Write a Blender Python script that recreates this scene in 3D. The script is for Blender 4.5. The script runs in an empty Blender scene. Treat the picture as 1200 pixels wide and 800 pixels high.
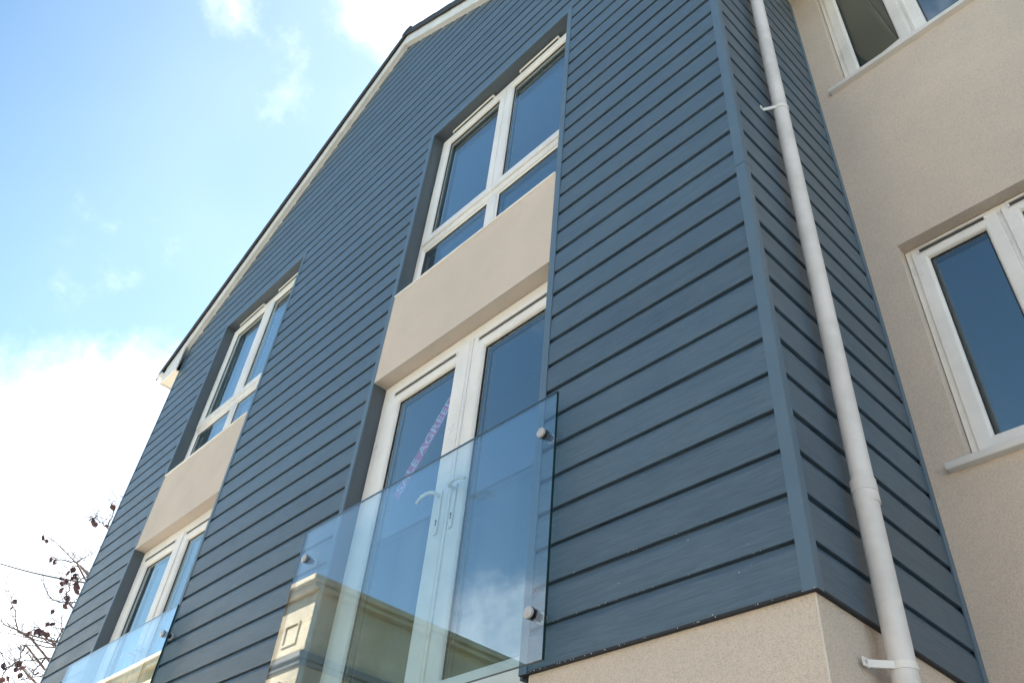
import bpy, bmesh, math, random
from mathutils import Vector, Matrix
random.seed(11)
sc = bpy.context.scene
COL = sc.collection
R = math.radians

# ---------------------------------------------------------------- camera
cam_d = bpy.data.cameras.new('camera'); cam = bpy.data.objects.new('camera', cam_d); COL.objects.link(cam)
cam_d.sensor_width = 36.0; cam_d.lens = 29.17; cam_d.clip_start = 0.05; cam_d.clip_end = 3000
rx = Vector((0.68535463, 0.7237015, 0.08090221)); dn = Vector((-0.43778519, 0.49825055, -0.74839195)); fw = Vector((-0.58192196, 0.4774961, 0.65830412))
M = Matrix.Identity(4)
for i in range(3):
    M[i][0] = rx[i]; M[i][1] = -dn[i]; M[i][2] = -fw[i]
M[0][3], M[1][3], M[2][3] = 0.99684, -1.93194, -1.01518
cam.matrix_world = M
sc.camera = cam

# ---------------------------------------------------------------- light and sky
SUN = Vector((-0.40, 0.60, 0.66)).normalized()
EL = math.asin(SUN.z); AZ = math.atan2(SUN.x, SUN.y)
SKY_STRENGTH = 0.070
CLOUDS = [  # direction, radius (1-cos), softness, weight
    ((-0.90, 0.16, 0.40), 0.040, 0.05, 1.0),
    ((-0.86, 0.22, 0.46), 0.018, 0.025, 1.0),
]
world = bpy.data.worlds.new('World'); sc.world = world; world.use_nodes = True
nt = world.node_tree; nt.nodes.clear()
def N(t, kind, **kw):
    n = t.nodes.new(kind)
    for k, v in kw.items():
        if k == 'inp':
            for a, b in v.items(): n.inputs[a].default_value = b
        else: setattr(n, k, v)
    return n
wo = N(nt, 'ShaderNodeOutputWorld'); bg = N(nt, 'ShaderNodeBackground'); bg.inputs[1].default_value = SKY_STRENGTH
sky = N(nt, 'ShaderNodeTexSky'); sky.sky_type = 'NISHITA'; sky.sun_disc = False
sky.sun_elevation = EL; sky.sun_rotation = AZ; sky.air_density = 1.0; sky.dust_density = 0.25; sky.ozone_density = 1.5; sky.altitude = 20
def cloud_nodes():
    L = nt.links.new
    geo = N(nt, 'ShaderNodeTexCoord')
    nz = N(nt, 'ShaderNodeTexNoise', inp={'Scale': 5.0, 'Detail': 9.0, 'Roughness': 0.62}); L(geo.outputs['Generated'], nz.inputs['Vector'])
    big = N(nt, 'ShaderNodeTexNoise', inp={'Scale': 1.9, 'Detail': 3.0, 'Roughness': 0.5}); L(geo.outputs['Generated'], big.inputs['Vector'])
    acc = None
    for d, a, b, w in CLOUD_SPOTS:
        d = Vector(d).normalized()
        dot = N(nt, 'ShaderNodeVectorMath', operation='DOT_PRODUCT'); L(geo.outputs['Generated'], dot.inputs[0]); dot.inputs[1].default_value = d
        mr = N(nt, 'ShaderNodeMapRange', interpolation_type='SMOOTHSTEP', inp={1: math.cos(R(b)), 2: math.cos(R(a)), 3: 0.0, 4: w}); L(dot.outputs['Value'], mr.inputs[0])
        if acc is None: acc = mr.outputs[0]
        else:
            m = N(nt, 'ShaderNodeMath', operation='MAXIMUM'); L(acc, m.inputs[0]); L(mr.outputs[0], m.inputs[1]); acc = m.outputs[0]
    # mask = smoothstep(noise + spots - threshold)
    s = N(nt, 'ShaderNodeMath', operation='MULTIPLY_ADD', inp={1: 0.34}); L(acc, s.inputs[0]); L(nz.outputs[0], s.inputs[2])
    s2 = N(nt, 'ShaderNodeMath', operation='MULTIPLY_ADD', inp={1: 0.25}); L(big.outputs[0], s2.inputs[0]); L(s.outputs[0], s2.inputs[2])
    mr = N(nt, 'ShaderNodeMapRange', interpolation_type='SMOOTHSTEP', inp={1: 0.70, 2: 1.06, 3: 0.0, 4: 1.0}); L(s2.outputs[0], mr.inputs[0])
    mix = N(nt, 'ShaderNodeMix', data_type='RGBA'); L(mr.outputs[0], mix.inputs[0]); 
    wb = N(nt, 'ShaderNodeMix', data_type='RGBA', blend_type='MULTIPLY', inp={0: 1.0}); L(sky.outputs[0], wb.inputs[6]); wb.inputs[7].default_value = (.80, .955, .92, 1); L(wb.outputs[2], mix.inputs[6]); mix.inputs[7].default_value = CLOUD_COL
    # thin high haze, a little thicker low down
    sp = N(nt, 'ShaderNodeSeparateXYZ'); L(geo.outputs['Generated'], sp.inputs[0])
    sd = N(nt, 'ShaderNodeVectorMath', operation='DOT_PRODUCT'); L(geo.outputs['Generated'], sd.inputs[0]); sd.inputs[1].default_value = SUN
    vs_ = N(nt, 'ShaderNodeMapRange', inp={1: .66, 2: .90, 3: .0, 4: .55}); L(sd.outputs['Value'], vs_.inputs[0])
    vh = N(nt, 'ShaderNodeMapRange', interpolation_type='SMOOTHSTEP', inp={1: .05, 2: .72, 3: .40, 4: .02}); L(sp.outputs[2], vh.inputs[0])
    vz = N(nt, 'ShaderNodeMath', operation='ADD'); L(vs_.outputs[0], vz.inputs[0]); L(vh.outputs[0], vz.inputs[1])
    vn = N(nt, 'ShaderNodeMath', operation='MULTIPLY'); L(vz.outputs[0], vn.inputs[0]); L(big.outputs[0], vn.inputs[1])
    veil = N(nt, 'ShaderNodeMix', data_type='RGBA'); L(vn.outputs[0], veil.inputs[0]); L(mix.outputs[2], veil.inputs[6]); veil.inputs[7].default_value = (5.9, 6.9, 7.4, 1)
    L(veil.outputs[2], bg.inputs[0]); L(bg.outputs[0], wo.inputs[0])
CLOUD_SPOTS = [((-0.93, 0.10, 0.33), 6, 16, .95), ((-0.82, 0.22, 0.53), 1.0, 7, .8), ((-0.455, 0.16, 0.88), 1.0, 6.0, .8), ((-0.555, 0.02, 0.83), .2, 3.0, .42),
               ((-0.69, -0.62, 0.37), 1, 7, .62)]
CLOUD_COL = (7.2, 7.35, 7.7, 1)
cloud_nodes()
sun_d = bpy.data.lights.new('sun', 'SUN'); sun_d.energy = 5.0; sun_d.angle = R(0.5); sun_d.color = (1.0, 0.95, 0.87)
sun = bpy.data.objects.new('sun', sun_d); COL.objects.link(sun); sun.rotation_euler = SUN.to_track_quat('Z', 'Y').to_euler(); sun.location = SUN * 60
vs = sc.view_settings; vs.view_transform = 'Standard'; vs.look = 'None'; vs.gamma = 1; vs.use_curve_mapping = False
vs.exposure = 2.07

# ---------------------------------------------------------------- materials
def new_mat(name):
    m = bpy.data.materials.new(name); m.use_nodes = True; t = m.node_tree; t.nodes.clear()
    o = N(t, 'ShaderNodeOutputMaterial'); b = N(t, 'ShaderNodeBsdfPrincipled'); t.links.new(b.outputs[0], o.inputs[0])
    return m, t, b, o
def noise_mat(name, c0, c1, scale=8, rough=(.5, .6), bump=0.0, bump_scale=60, stretch=(1, 1, 1), bstretch=None, detail=6, spec=None, blot=None, bdist=.002):
    m, t, b, o = new_mat(name); L = t.links.new
    tc = N(t, 'ShaderNodeNewGeometry')
    mp = N(t, 'ShaderNodeMapping', inp={3: stretch}); L(tc.outputs['Position'], mp.inputs[0])
    nz = N(t, 'ShaderNodeTexNoise', inp={'Scale': scale, 'Detail': detail, 'Roughness': .6}); L(mp.outputs[0], nz.inputs['Vector'])
    cr = N(t, 'ShaderNodeMapRange', inp={1: .3, 2: .7}); L(nz.outputs[0], cr.inputs[0])
    mx = N(t, 'ShaderNodeMix', data_type='RGBA'); L(cr.outputs[0], mx.inputs[0]); mx.inputs[6].default_value = (*c0, 1); mx.inputs[7].default_value = (*c1, 1)
    out = mx.outputs[2]
    if blot:
        n2 = N(t, 'ShaderNodeTexNoise', inp={'Scale': blot[0], 'Detail': 5.0, 'Roughness': .65}); L(tc.outputs['Position'], n2.inputs['Vector'])
        r2 = N(t, 'ShaderNodeMapRange', interpolation_type='SMOOTHSTEP', inp={1: .35, 2: .68, 3: 1.0, 4: blot[1]}); L(n2.outputs[0], r2.inputs[0])
        m2 = N(t, 'ShaderNodeMix', data_type='RGBA', blend_type='MULTIPLY', inp={0: 1.0}); L(out, m2.inputs[6]); L(r2.outputs[0], m2.inputs[7]); out = m2.outputs[2]
    L(out, b.inputs['Base Color'])
    rr = N(t, 'ShaderNodeMapRange', inp={1: .3, 2: .7, 3: rough[0], 4: rough[1]}); L(nz.outputs[0], rr.inputs[0]); L(rr.outputs[0], b.inputs['Roughness'])
    if spec is not None: b.inputs['Specular IOR Level'].default_value = spec
    if bump:
        mb = N(t, 'ShaderNodeMapping', inp={3: bstretch or stretch}); L(tc.outputs['Position'], mb.inputs[0])
        nb = N(t, 'ShaderNodeTexNoise', inp={'Scale': bump_scale, 'Detail': 4.0, 'Roughness': .6}); L(mb.outputs[0], nb.inputs['Vector'])
        bp = N(t, 'ShaderNodeBump', inp={'Strength': bump, 'Distance': bdist}); L(nb.outputs[0], bp.inputs['Height']); L(bp.outputs[0], b.inputs['Normal'])
    return m
def cladding_mat():
    m, t, b, o = new_mat('slate_blue_fibre_cement'); L = t.links.new
    g = N(t, 'ShaderNodeNewGeometry')
    sx = N(t, 'ShaderNodeSeparateXYZ'); L(g.outputs['Position'], sx.inputs[0])
    # board number -> its own tint and grain offset
    dv = N(t, 'ShaderNodeMath', operation='DIVIDE', inp={1: .30}); L(sx.outputs[2], dv.inputs[0])
    fl = N(t, 'ShaderNodeMath', operation='FLOOR'); L(dv.outputs[0], fl.inputs[0])
    wn = N(t, 'ShaderNodeTexWhiteNoise', noise_dimensions='1D'); L(fl.outputs[0], wn.inputs['W'])
    add = N(t, 'ShaderNodeVectorMath', operation='MULTIPLY_ADD'); L(wn.outputs['Color'], add.inputs[0]); add.inputs[1].default_value = (9, 9, 0); L(g.outputs['Position'], add.inputs[2])
    mp = N(t, 'ShaderNodeMapping', inp={3: (1.3, 1.3, 38)}); L(add.outputs[0], mp.inputs[0])
    wv = N(t, 'ShaderNodeTexNoise', inp={'Scale': 6.5, 'Detail': 5.0, 'Roughness': .62, 'Distortion': .8}); L(mp.outputs[0], wv.inputs['Vector'])
    mp2 = N(t, 'ShaderNodeMapping', inp={3: (2.0, 2.0, 6)}); L(add.outputs[0], mp2.inputs[0])
    nz = N(t, 'ShaderNodeTexNoise', inp={'Scale': 2.2, 'Detail': 6.0, 'Roughness': .6}); L(mp2.outputs[0], nz.inputs['Vector'])
    mx = N(t, 'ShaderNodeMix', data_type='RGBA'); L(nz.outputs[0], mx.inputs[0]); mx.inputs[6].default_value = (.060, .098, .144, 1); mx.inputs[7].default_value = (.092, .142, .190, 1)
    gr = N(t, 'ShaderNodeMapRange', inp={1: .35, 2: .65, 3: .80, 4: 1.18}); L(wv.outputs[0], gr.inputs[0])
    m2 = N(t, 'ShaderNodeMix', data_type='RGBA', blend_type='MULTIPLY', inp={0: 1.0}); L(mx.outputs[2], m2.inputs[6]); L(gr.outputs[0], m2.inputs[7])
    tr = N(t, 'ShaderNodeMapRange', inp={3: .93, 4: 1.07}); L(wn.outputs['Value'], tr.inputs[0])
    m3 = N(t, 'ShaderNodeMix', data_type='RGBA', blend_type='MULTIPLY', inp={0: 1.0}); L(m2.outputs[2], m3.inputs[6]); L(tr.outputs[0], m3.inputs[7])
    L(m3.outputs[2], b.inputs['Base Color'])
    rr = N(t, 'ShaderNodeMapRange', inp={1: .3, 2: .7, 3: .34, 4: .48}); L(nz.outputs[0], rr.inputs[0]); L(rr.outputs[0], b.inputs['Roughness'])
    b.inputs['Specular IOR Level'].default_value = .5
    bp = N(t, 'ShaderNodeBump', inp={'Strength': .7, 'Distance': .0014}); L(wv.outputs[0], bp.inputs['Height']); L(bp.outputs[0], b.inputs['Normal'])
    return m
def render_mat(name, c0, c1):
    m, t, b, o = new_mat(name); L = t.links.new
    g = N(t, 'ShaderNodeNewGeometry')
    n1 = N(t, 'ShaderNodeTexNoise', inp={'Scale': 1.3, 'Detail': 8.0, 'Roughness': .60}); L(g.outputs['Position'], n1.inputs['Vector'])
    n2 = N(t, 'ShaderNodeTexNoise', inp={'Scale': 290.0, 'Detail': 4.0, 'Roughness': .7}); L(g.outputs['Position'], n2.inputs['Vector'])
    vo = N(t, 'ShaderNodeTexVoronoi', inp={'Scale': 330.0}); L(g.outputs['Position'], vo.inputs['Vector'])
    cr = N(t, 'ShaderNodeMapRange', inp={1: .3, 2: .7}); L(n1.outputs[0], cr.inputs[0])
    mx = N(t, 'ShaderNodeMix', data_type='RGBA'); L(cr.outputs[0], mx.inputs[0]); mx.inputs[6].default_value = (*c0, 1); mx.inputs[7].default_value = (*c1, 1)
    sp = N(t, 'ShaderNodeMapRange', inp={1: .32, 2: .56, 3: .70, 4: 1.06}); L(n2.outputs[0], sp.inputs[0])
    m2 = N(t, 'ShaderNodeMix', data_type='RGBA', blend_type='MULTIPLY', inp={0: 1.0}); L(mx.outputs[2], m2.inputs[6]); L(sp.outputs[0], m2.inputs[7])
    L(m2.outputs[2], b.inputs['Base Color']); b.inputs['Roughness'].default_value = .93; b.inputs['Specular IOR Level'].default_value = .25
    ad = N(t, 'ShaderNodeMath', operation='ADD'); L(n2.outputs[0], ad.inputs[0]); L(vo.outputs[0], ad.inputs[1])
    bp = N(t, 'ShaderNodeBump', inp={'Strength': .8, 'Distance': .002}); L(ad.outputs[0], bp.inputs['Height']); L(bp.outputs[0], b.inputs['Normal'])
    return m
def glass_mat(name, tint, sheets, wav=0.0, rough=0.0):
    # thin glass: each face reflects the share one sheet reflects at that angle, the rest passes straight through
    m = bpy.data.materials.new(name); m.use_nodes = True; t = m.node_tree; t.nodes.clear(); L = t.links.new
    o = N(t, 'ShaderNodeOutputMaterial'); tr = N(t, 'ShaderNodeBsdfTransparent', inp={0: (*tint, 1)}); gl = N(t, 'ShaderNodeBsdfGlossy', inp={'Roughness': rough, 'Color': (.90, 1, 1, 1) if sheets == 3 else (1, 1, 1, 1)})
    g = N(t, 'ShaderNodeNewGeometry'); dt = N(t, 'ShaderNodeVectorMath', operation='DOT_PRODUCT'); L(g.outputs['Incoming'], dt.inputs[0]); L(g.outputs['True Normal'], dt.inputs[1])
    ab = N(t, 'ShaderNodeMath', operation='ABSOLUTE'); L(dt.outputs['Value'], ab.inputs[0])
    om = N(t, 'ShaderNodeMath', operation='SUBTRACT', inp={0: 1.0}); L(ab.outputs[0], om.inputs[1])
    pw = N(t, 'ShaderNodeMath', operation='POWER', inp={1: 5.0}); L(om.outputs[0], pw.inputs[0])
    F = N(t, 'ShaderNodeMath', operation='MULTIPLY_ADD', inp={1: .957, 2: .043}); L(pw.outputs[0], F.inputs[0])
    if sheets == 3:   # coated double glazing
        F = N(t, 'ShaderNodeMath', operation='MULTIPLY_ADD', inp={1: .915, 2: .085}); L(pw.outputs[0], F.inputs[0])
    if sheets >= 2:   # F_sheet = 2F/(1+F)
        a = N(t, 'ShaderNodeMath', operation='MULTIPLY', inp={1: 2.0}); L(F.outputs[0], a.inputs[0])
        c = N(t, 'ShaderNodeMath', operation='ADD', inp={1: 1.0}); L(F.outputs[0], c.inputs[0])
        F2 = N(t, 'ShaderNodeMath', operation='DIVIDE'); L(a.outputs[0], F2.inputs[0]); L(c.outputs[0], F2.inputs[1])
    else: F2 = F
    if wav:
        nz = N(t, 'ShaderNodeTexNoise', inp={'Scale': 2.2, 'Detail': 1.5}); L(g.outputs['Position'], nz.inputs['Vector'])
        bp = N(t, 'ShaderNodeBump', inp={'Strength': 1.0, 'Distance': wav}); L(nz.outputs[0], bp.inputs['Height']); L(bp.outputs[0], gl.inputs['Normal'])
    mx = N(t, 'ShaderNodeMixShader'); L(F2.outputs[0], mx.inputs[0]); L(tr.outputs[0], mx.inputs[1]); L(gl.outputs[0], mx.inputs[2]); L(mx.outputs[0], o.inputs[0])
    return m
def plain(name, c, rough=.5, metal=0.0, spec=.5):
    m, t, b, o = new_mat(name); b.inputs['Base Color'].default_value = (*c, 1); b.inputs['Roughness'].default_value = rough; b.inputs['Metallic'].default_value = metal; b.inputs['Specular IOR Level'].default_value = spec
    return m
MT = dict(
    clad=cladding_mat(),
    trim=noise_mat('slate_blue_trim', (.090, .145, .205), (.105, .165, .228), 4, (.38, .48), .15, 200),
    lining=noise_mat('slate_reveal_lining', (.075, .095, .118), (.09, .112, .135), 3, (.45, .6)),
    dark=noise_mat('dark_membrane', (.02, .022, .028), (.03, .033, .04), 5, (.7, .8)),
    render=render_mat('cream_render', (.605, .530, .468), (.725, .620, .535)),
    bead=noise_mat('render_bead', (.62, .57, .50), (.68, .62, .55), 9, (.5, .6)),
    upvc=noise_mat('white_upvc', (.78, .765, .755), (.85, .84, .82), 3, (.26, .40), .06, 30, blot=(3.5, .90)),
    pipe=noise_mat('pale_grey_pipe_plastic', (.72, .70, .70), (.77, .755, .75), 5, (.34, .5), .05, 40, blot=(5, .80)),
    gasket=plain('black_rubber_gasket', (.015, .015, .017), .6),
    slot=plain('vent_slot', (.06, .055, .05), .7),
    steel=noise_mat('brushed_steel', (.42, .42, .43), (.52, .52, .53), 20, (.22, .34)),
    glass=glass_mat('window_glass', (.80, .86, .90), 3, 0.0),
    bglass=glass_mat('balustrade_glass', (.87, .945, .975), 2, .0001),
    gedge=plain('green_glass_edge', (.01, .035, .035), .15),
    tile=noise_mat('dark_roof_tile', (.030, .029, .033), (.055, .053, .058), 12, (.6, .8), .6, 60),
    soffit=noise_mat('white_soffit', (.70, .64, .55), (.76, .70, .60), 4, (.4, .5)),
    fascia=noise_mat('white_fascia', (.76, .75, .73), (.82, .81, .79), 3, (.35, .5), blot=(4, .88)),
    room=noise_mat('room_wall_paint', (.20, .19, .18), (.24, .23, .21), 2, (.8, .9)),
    roomfloor=noise_mat('room_carpet', (.16, .13, .10), (.2, .165, .13), 30, (.9, 1)),
    red=plain('pink_banner', (.85, .08, .30), .5), letter=plain('white_lettering', (.95, .90, .93), .5),
    stone=noise_mat('cream_limestone', (.60, .49, .34), (.70, .59, .43), 1.4, (.8, .95), .8, 18, blot=(.9, .7), bdist=.02),
    ledge=noise_mat('grey_stone_ledge', (.20, .19, .18), (.28, .27, .25), 3, (.8, .9)),
    bark=noise_mat('bark', (.085, .06, .055), (.15, .115, .10), 14, (.8, .9), .5, 50),
    leaf=noise_mat('purple_leaf', (.045, .016, .024), (.085, .035, .035), 20, (.5, .7)),
    cable=plain('black_cable', (.03, .03, .03), .6),
    asphalt=noise_mat('asphalt', (.04, .04, .042), (.065, .064, .063), 30, (.8, .95), .6, 200),
    paving=noise_mat('paving', (.42, .38, .32), (.50, .46, .39), 6, (.8, .9), .5, 100),
    grass=noise_mat('ground_grass', (.05, .08, .025), (.08, .11, .04), .4, (.9, 1)),
    white=plain('road_paint', (.75, .75, .72), .6),
    splash=plain('render_splash', (.7, .66, .6), .8),
)

# ---------------------------------------------------------------- mesh helpers
class MB:
    def __init__(s): s.v = []; s.f = []; s.mi = []
    def add(s, vs, fs, mi=0):
        o = len(s.v); s.v += [tuple(v) for v in vs]; s.f += [tuple(i + o for i in f) for f in fs]; s.mi += [mi] * len(fs); return s
    def quad(s, a, b, c, d, mi=0): return s.add([a, b, c, d], [(0, 1, 2, 3)], mi)
    def box(s, x0, x1, y0, y1, z0, z1, bev=0.0, mi=0, seg=2):
        if bev:
            bm = bmesh.new(); bmesh.ops.create_cube(bm, size=1)
            for v in bm.verts: v.co = Vector(((x0 + x1) / 2 + v.co.x * (x1 - x0), (y0 + y1) / 2 + v.co.y * (y1 - y0), (z0 + z1) / 2 + v.co.z * (z1 - z0)))
            bmesh.ops.bevel(bm, geom=bm.edges[:], offset=bev, segments=seg, affect='EDGES', profile=.5)
            s.bm(bm, mi); bm.free(); return s
        v = [(x, y, z) for x in (x0, x1) for y in (y0, y1) for z in (z0, z1)]
        return s.add(v, [(0, 1, 3, 2), (4, 6, 7, 5), (0, 4, 5, 1), (2, 3, 7, 6), (0, 2, 6, 4), (1, 5, 7, 3)], mi)
    def bm(s, bm, mi=0):
        bm.verts.index_update(); return s.add([v.co[:] for v in bm.verts], [[v.index for v in f.verts] for f in bm.faces], mi)
    def ring(s, x0, x1, z0, z1, prof, mi=0):      # mitred frame swept round a rectangle, profile = (inset, y)
        n = len(prof); vs = []
        for cx, cz, sx, sz in ((x0, z0, 1, 1), (x1, z0, -1, 1), (x1, z1, -1, -1), (x0, z1, 1, -1)):
            for i, y in prof: vs.append((cx + sx * i, y, cz + sz * i))
        fs = []
        for k in range(4):
            for j in range(n):
                a = k * n + j; b = k * n + (j + 1) % n; c = ((k + 1) % 4) * n + (j + 1) % n; d = ((k + 1) % 4) * n + j
                fs.append((a, b, c, d))
        return s.add(vs, fs, mi)
    def tube(s, pts, r, n=12, mi=0, cap=True, flat=1.0):
        pts = [Vector(p) for p in pts]; rs = r if isinstance(r, (list, tuple)) else [r] * len(pts); vs = []; up = None
        for i, p in enumerate(pts):
            t = (pts[min(i + 1, len(pts) - 1)] - pts[max(i - 1, 0)]).normalized()
            if up is None: up = Vector((0, 0, 1)) if abs(t.z) < .9 else Vector((1, 0, 0))
            a = t.cross(up).normalized(); b = a.cross(t).normalized(); up = b
            for k in range(n):
                th = 2 * math.pi * k / n; vs.append(p + a * math.cos(th) * rs[i] + b * math.sin(th) * rs[i] * flat)
        fs = [(i * n + k, i * n + (k + 1) % n, (i + 1) * n + (k + 1) % n, (i + 1) * n + k) for i in range(len(pts) - 1) for k in range(n)]
        if cap: fs += [tuple(range(n))[::-1], tuple(range((len(pts) - 1) * n, len(pts) * n))]
        return s.add(vs, fs, mi)
    def prism(s, poly, y0, y1, mi=0):             # polygon in x-z pushed along y
        n = len(poly); v = [(x, y0, z) for x, z in poly] + [(x, y1, z) for x, z in poly]
        return s.add(v, [tuple(range(n)), tuple(range(n, 2 * n))[::-1]] + [(i, (i + 1) % n, n + (i + 1) % n, n + i) for i in range(n)], mi)
    def build(s, name, mats, parent=None, smooth=False, recalc=True):
        me = bpy.data.meshes.new(name); me.from_pydata(s.v, [], s.f); mats = mats if isinstance(mats, (list, tuple)) else [mats]
        for m in mats: me.materials.append(MT[m] if isinstance(m, str) else m)
        me.polygons.foreach_set('material_index', s.mi)
        if recalc:
            bm = bmesh.new(); bm.from_mesh(me); bmesh.ops.recalc_face_normals(bm, faces=bm.faces); bm.to_mesh(me); bm.free()
        if smooth:
            for p in me.polygons: p.use_smooth = True
            try: me.set_sharp_from_angle(angle=R(40))
            except Exception: pass
        o = bpy.data.objects.new(name, me); COL.objects.link(o)
        if parent: attach(o, parent)
        return o
ROOTS = {}
def attach(o, parent):
    o.parent = parent
    r = parent
    while r.parent: r = r.parent
    if parent.parent is None and parent.type == 'EMPTY': o.matrix_parent_inverse = Matrix.Translation(-parent.location)
def tag(o, label=None, cat=None, group=None, kind=None):
    for k, v in (('label', label), ('category', cat), ('group', group), ('kind', kind)):
        if v: o[k] = v
    return o
def thing(name, label, cat, loc=(0, 0, 0), group=None):
    o = bpy.data.objects.new(name, None); COL.objects.link(o); o.location = loc; o.empty_display_size = .2
    return tag(o, label, cat, group)
def grid_wall(mb, u0, u1, z0, z1, holes, P, mi=0, depth=0.0):
    # flat wall with rectangular openings (and their reveals); P(u, d, z) maps to the world, d = distance inwards
    us = sorted({u0, u1, *[h[0] for h in holes], *[h[1] for h in holes]}); zs = sorted({z0, z1, *[h[2] for h in holes], *[h[3] for h in holes]})
    us = [u for u in us if u0 <= u <= u1]; zs = [z for z in zs if z0 <= z <= z1]
    for a, b in zip(us, us[1:]):
        for c, d in zip(zs, zs[1:]):
            m, n = (a + b) / 2, (c + d) / 2
            if any(h[0] < m < h[1] and h[2] < n < h[3] for h in holes): continue
            mb.quad(P(a, 0, c), P(b, 0, c), P(b, 0, d), P(a, 0, d), mi)
    if depth:
        for a, b, c, d in holes:
            c, d = max(c, z0), min(d, z1)
            mb.quad(P(a, 0, c), P(a, depth, c), P(a, depth, d), P(a, 0, d), mi); mb.quad(P(b, 0, c), P(b, depth, c), P(b, depth, d), P(b, 0, d), mi)
            if d < z1: mb.quad(P(a, 0, d), P(a, depth, d), P(b, depth, d), P(b, 0, d), mi)
            if c > z0: mb.quad(P(a, 0, c), P(a, depth, c), P(b, depth, c), P(b, 0, c), mi)

# ---------------------------------------------------------------- the setting
GZ = -2.65
m = MB(); m.quad((-900, -900, GZ - .13), (900, -900, GZ - .13), (900, 900, GZ - .13), (-900, 900, GZ - .13)); tag(m.build('ground', 'grass'), kind='structure')
m = MB(); m.box(-200, 200, -9.2, -5.6, GZ - .3, GZ - .12); tag(m.build('road', 'asphalt'), kind='structure')
m = MB(); m.box(-200, 200, -5.6, 9.0, GZ - .3, GZ, .01); tag(m.build('pavement', 'paving'), kind='structure')
m = MB(); m.box(-200, -16.0, -9.995, -9.2, GZ - .3, GZ, .01); m.box(-16, 200, -11.5, -9.2, GZ - .3, GZ - .004, .01); tag(m.build('far_pavement', 'paving'), kind='structure')
m = MB()
for k in range(-12, 8): m.box(k * 5.0, k * 5.0 + 2.2, -7.45, -7.35, GZ - .125, GZ - .114)
tag(m.build('road_marking', 'white'), kind='structure')

# ---------------------------------------------------------------- the new apartment building
PITCH = .15
XL, XR = -7.22, 0.0
AX, AZs, SL = -3.70, 7.36, .69          # gable apex, slope
D = 1.029                                # depth of the return = plane of the rendered wing
WIN = [(-2.629, -1.128), (-6.087, -4.587)]
ZT, ZP0, ZP1 = 4.62, 2.055, 2.775
house = thing('apartment_building', 'new apartment building with a slate blue boarded gable bay and a cream rendered wing', 'building', (0, 0, GZ))

def board_rows(mb, n0, n1, s0, s1, P, mi=0):
    for n in range(n0, n1):
        z = n * PITCH; thick = (n % 2 == 0); g = .0105 if thick else .0075
        gn = .0105 if (n + 1) % 2 == 0 else .0075
        prof = [(-.020, z), (-.0015, z), (0, z + .002), (0, z + PITCH - gn - .025), (-.0022, z + PITCH - gn - .019), (-.0065, z + PITCH - gn - .009), (-.0105, z + PITCH - gn), (-.020, z + PITCH - gn), (-.020, z + PITCH)]
        k = len(prof); vs = [P(o, s0, zz) for o, zz in prof] + [P(o, s1, zz) for o, zz in prof]
        mb.add(vs, [(i, i + 1, k + i + 1, k + i) for i in range(k - 1)], mi)
front = lambda o, s, z: (s, -o, z)
side = lambda o, s, z: (o, s, z)
m = MB()
zc = (AZs + .06)
board_rows(m, 0, 31, XL + .03, WIN[1][0] - .038, front)
board_rows(m, 0, 31, WIN[1][1] + .038, WIN[0][0] - .038, front)
board_rows(m, 0, 31, WIN[0][1] + .038, -.038, front)
board_rows(m, 31, 50, XL + .03, -.038, front)
clad = m.build('cladding', 'clad', house, recalc=False)
bm = bmesh.new(); bm.from_mesh(clad.data)
for s in (1, -1):
    nrm = Vector((s * SL, 0, 1)).normalized()
    bmesh.ops.bisect_plane(bm, geom=bm.verts[:] + bm.edges[:] + bm.faces[:], plane_co=(AX, 0, AZs + .04), plane_no=nrm, clear_outer=True)
bm.to_mesh(clad.data); bm.free()
clad['label'] = 'slate blue boards of the gable front'
m = MB(); board_rows(m, 0, 32, .028, D - .03, side); o = m.build('cladding', 'clad', house, recalc=False); o['label'] = 'slate blue boards of the narrow return'
# solid wall behind the boards
m = MB(); holes = [(a, b, -.14, ZT) for a, b in WIN]
grid_wall(m, XL, -.022, 0, 4.84, holes, lambda u, d, z: (u, .022 + d, z))
m.prism([(XL, 4.84), (-.022, 4.84), (AX, AZs + .02)], .022, .03)
m.quad((-.022, .022, 0), (-.022, D, 0), (-.022, D, 4.84), (-.022, .022, 4.84))
m.quad((XL, .0, 0), (XL, 8, 0), (XL, 8, 4.84), (XL, .0, 4.84)); m.quad((XL, 8, GZ), (0, 8, GZ), (0, 8, 4.84), (XL, 8, 4.84)); m.prism([(XL, 4.84), (-.022, 4.84), (AX, AZs + .02)], 7.99, 8.0)
m.build('backing_wall', 'dark', house)
m = MB(); m.box(XL - .004, XL + .026, -.004, .04, -.004, 4.86, .002); m.box(XL - .003, XL + .0, .041, 8, 0, 4.86); m.build('corner_trim', 'trim', house)['label'] = 'far left corner trim of the boards'
# near corner trim: L section in two lengths with a hair joint
m = MB()
for z0, z1 in ((-.006, 1.828), (1.832, 4.70)):
    m.add([(-.040, -.004, z0), (.004, -.004, z0), (.004, .030, z0), (0.0005, .030, z0), (0.0005, -.0005, z0), (-.040, -.0005, z0)] + [(-.040, -.004, z1), (.004, -.004, z1), (.004, .030, z1), (0.0005, .030, z1), (0.0005, -.0005, z1), (-.040, -.0005, z1)],
          [(0, 1, 7, 6), (1, 2, 8, 7), (2, 3, 9, 8), (5, 0, 6, 11), (0, 1, 2, 3, 4, 5), (11, 10, 9, 8, 7, 6)])
m.build('corner_trim', 'trim', house)['label'] = 'pale blue corner trim where front and return meet'
m = MB(); m.box(-.002, .006, D - .034, D - .001, -.006, 4.70, .001); m.build('end_trim', 'trim', house)
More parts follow.
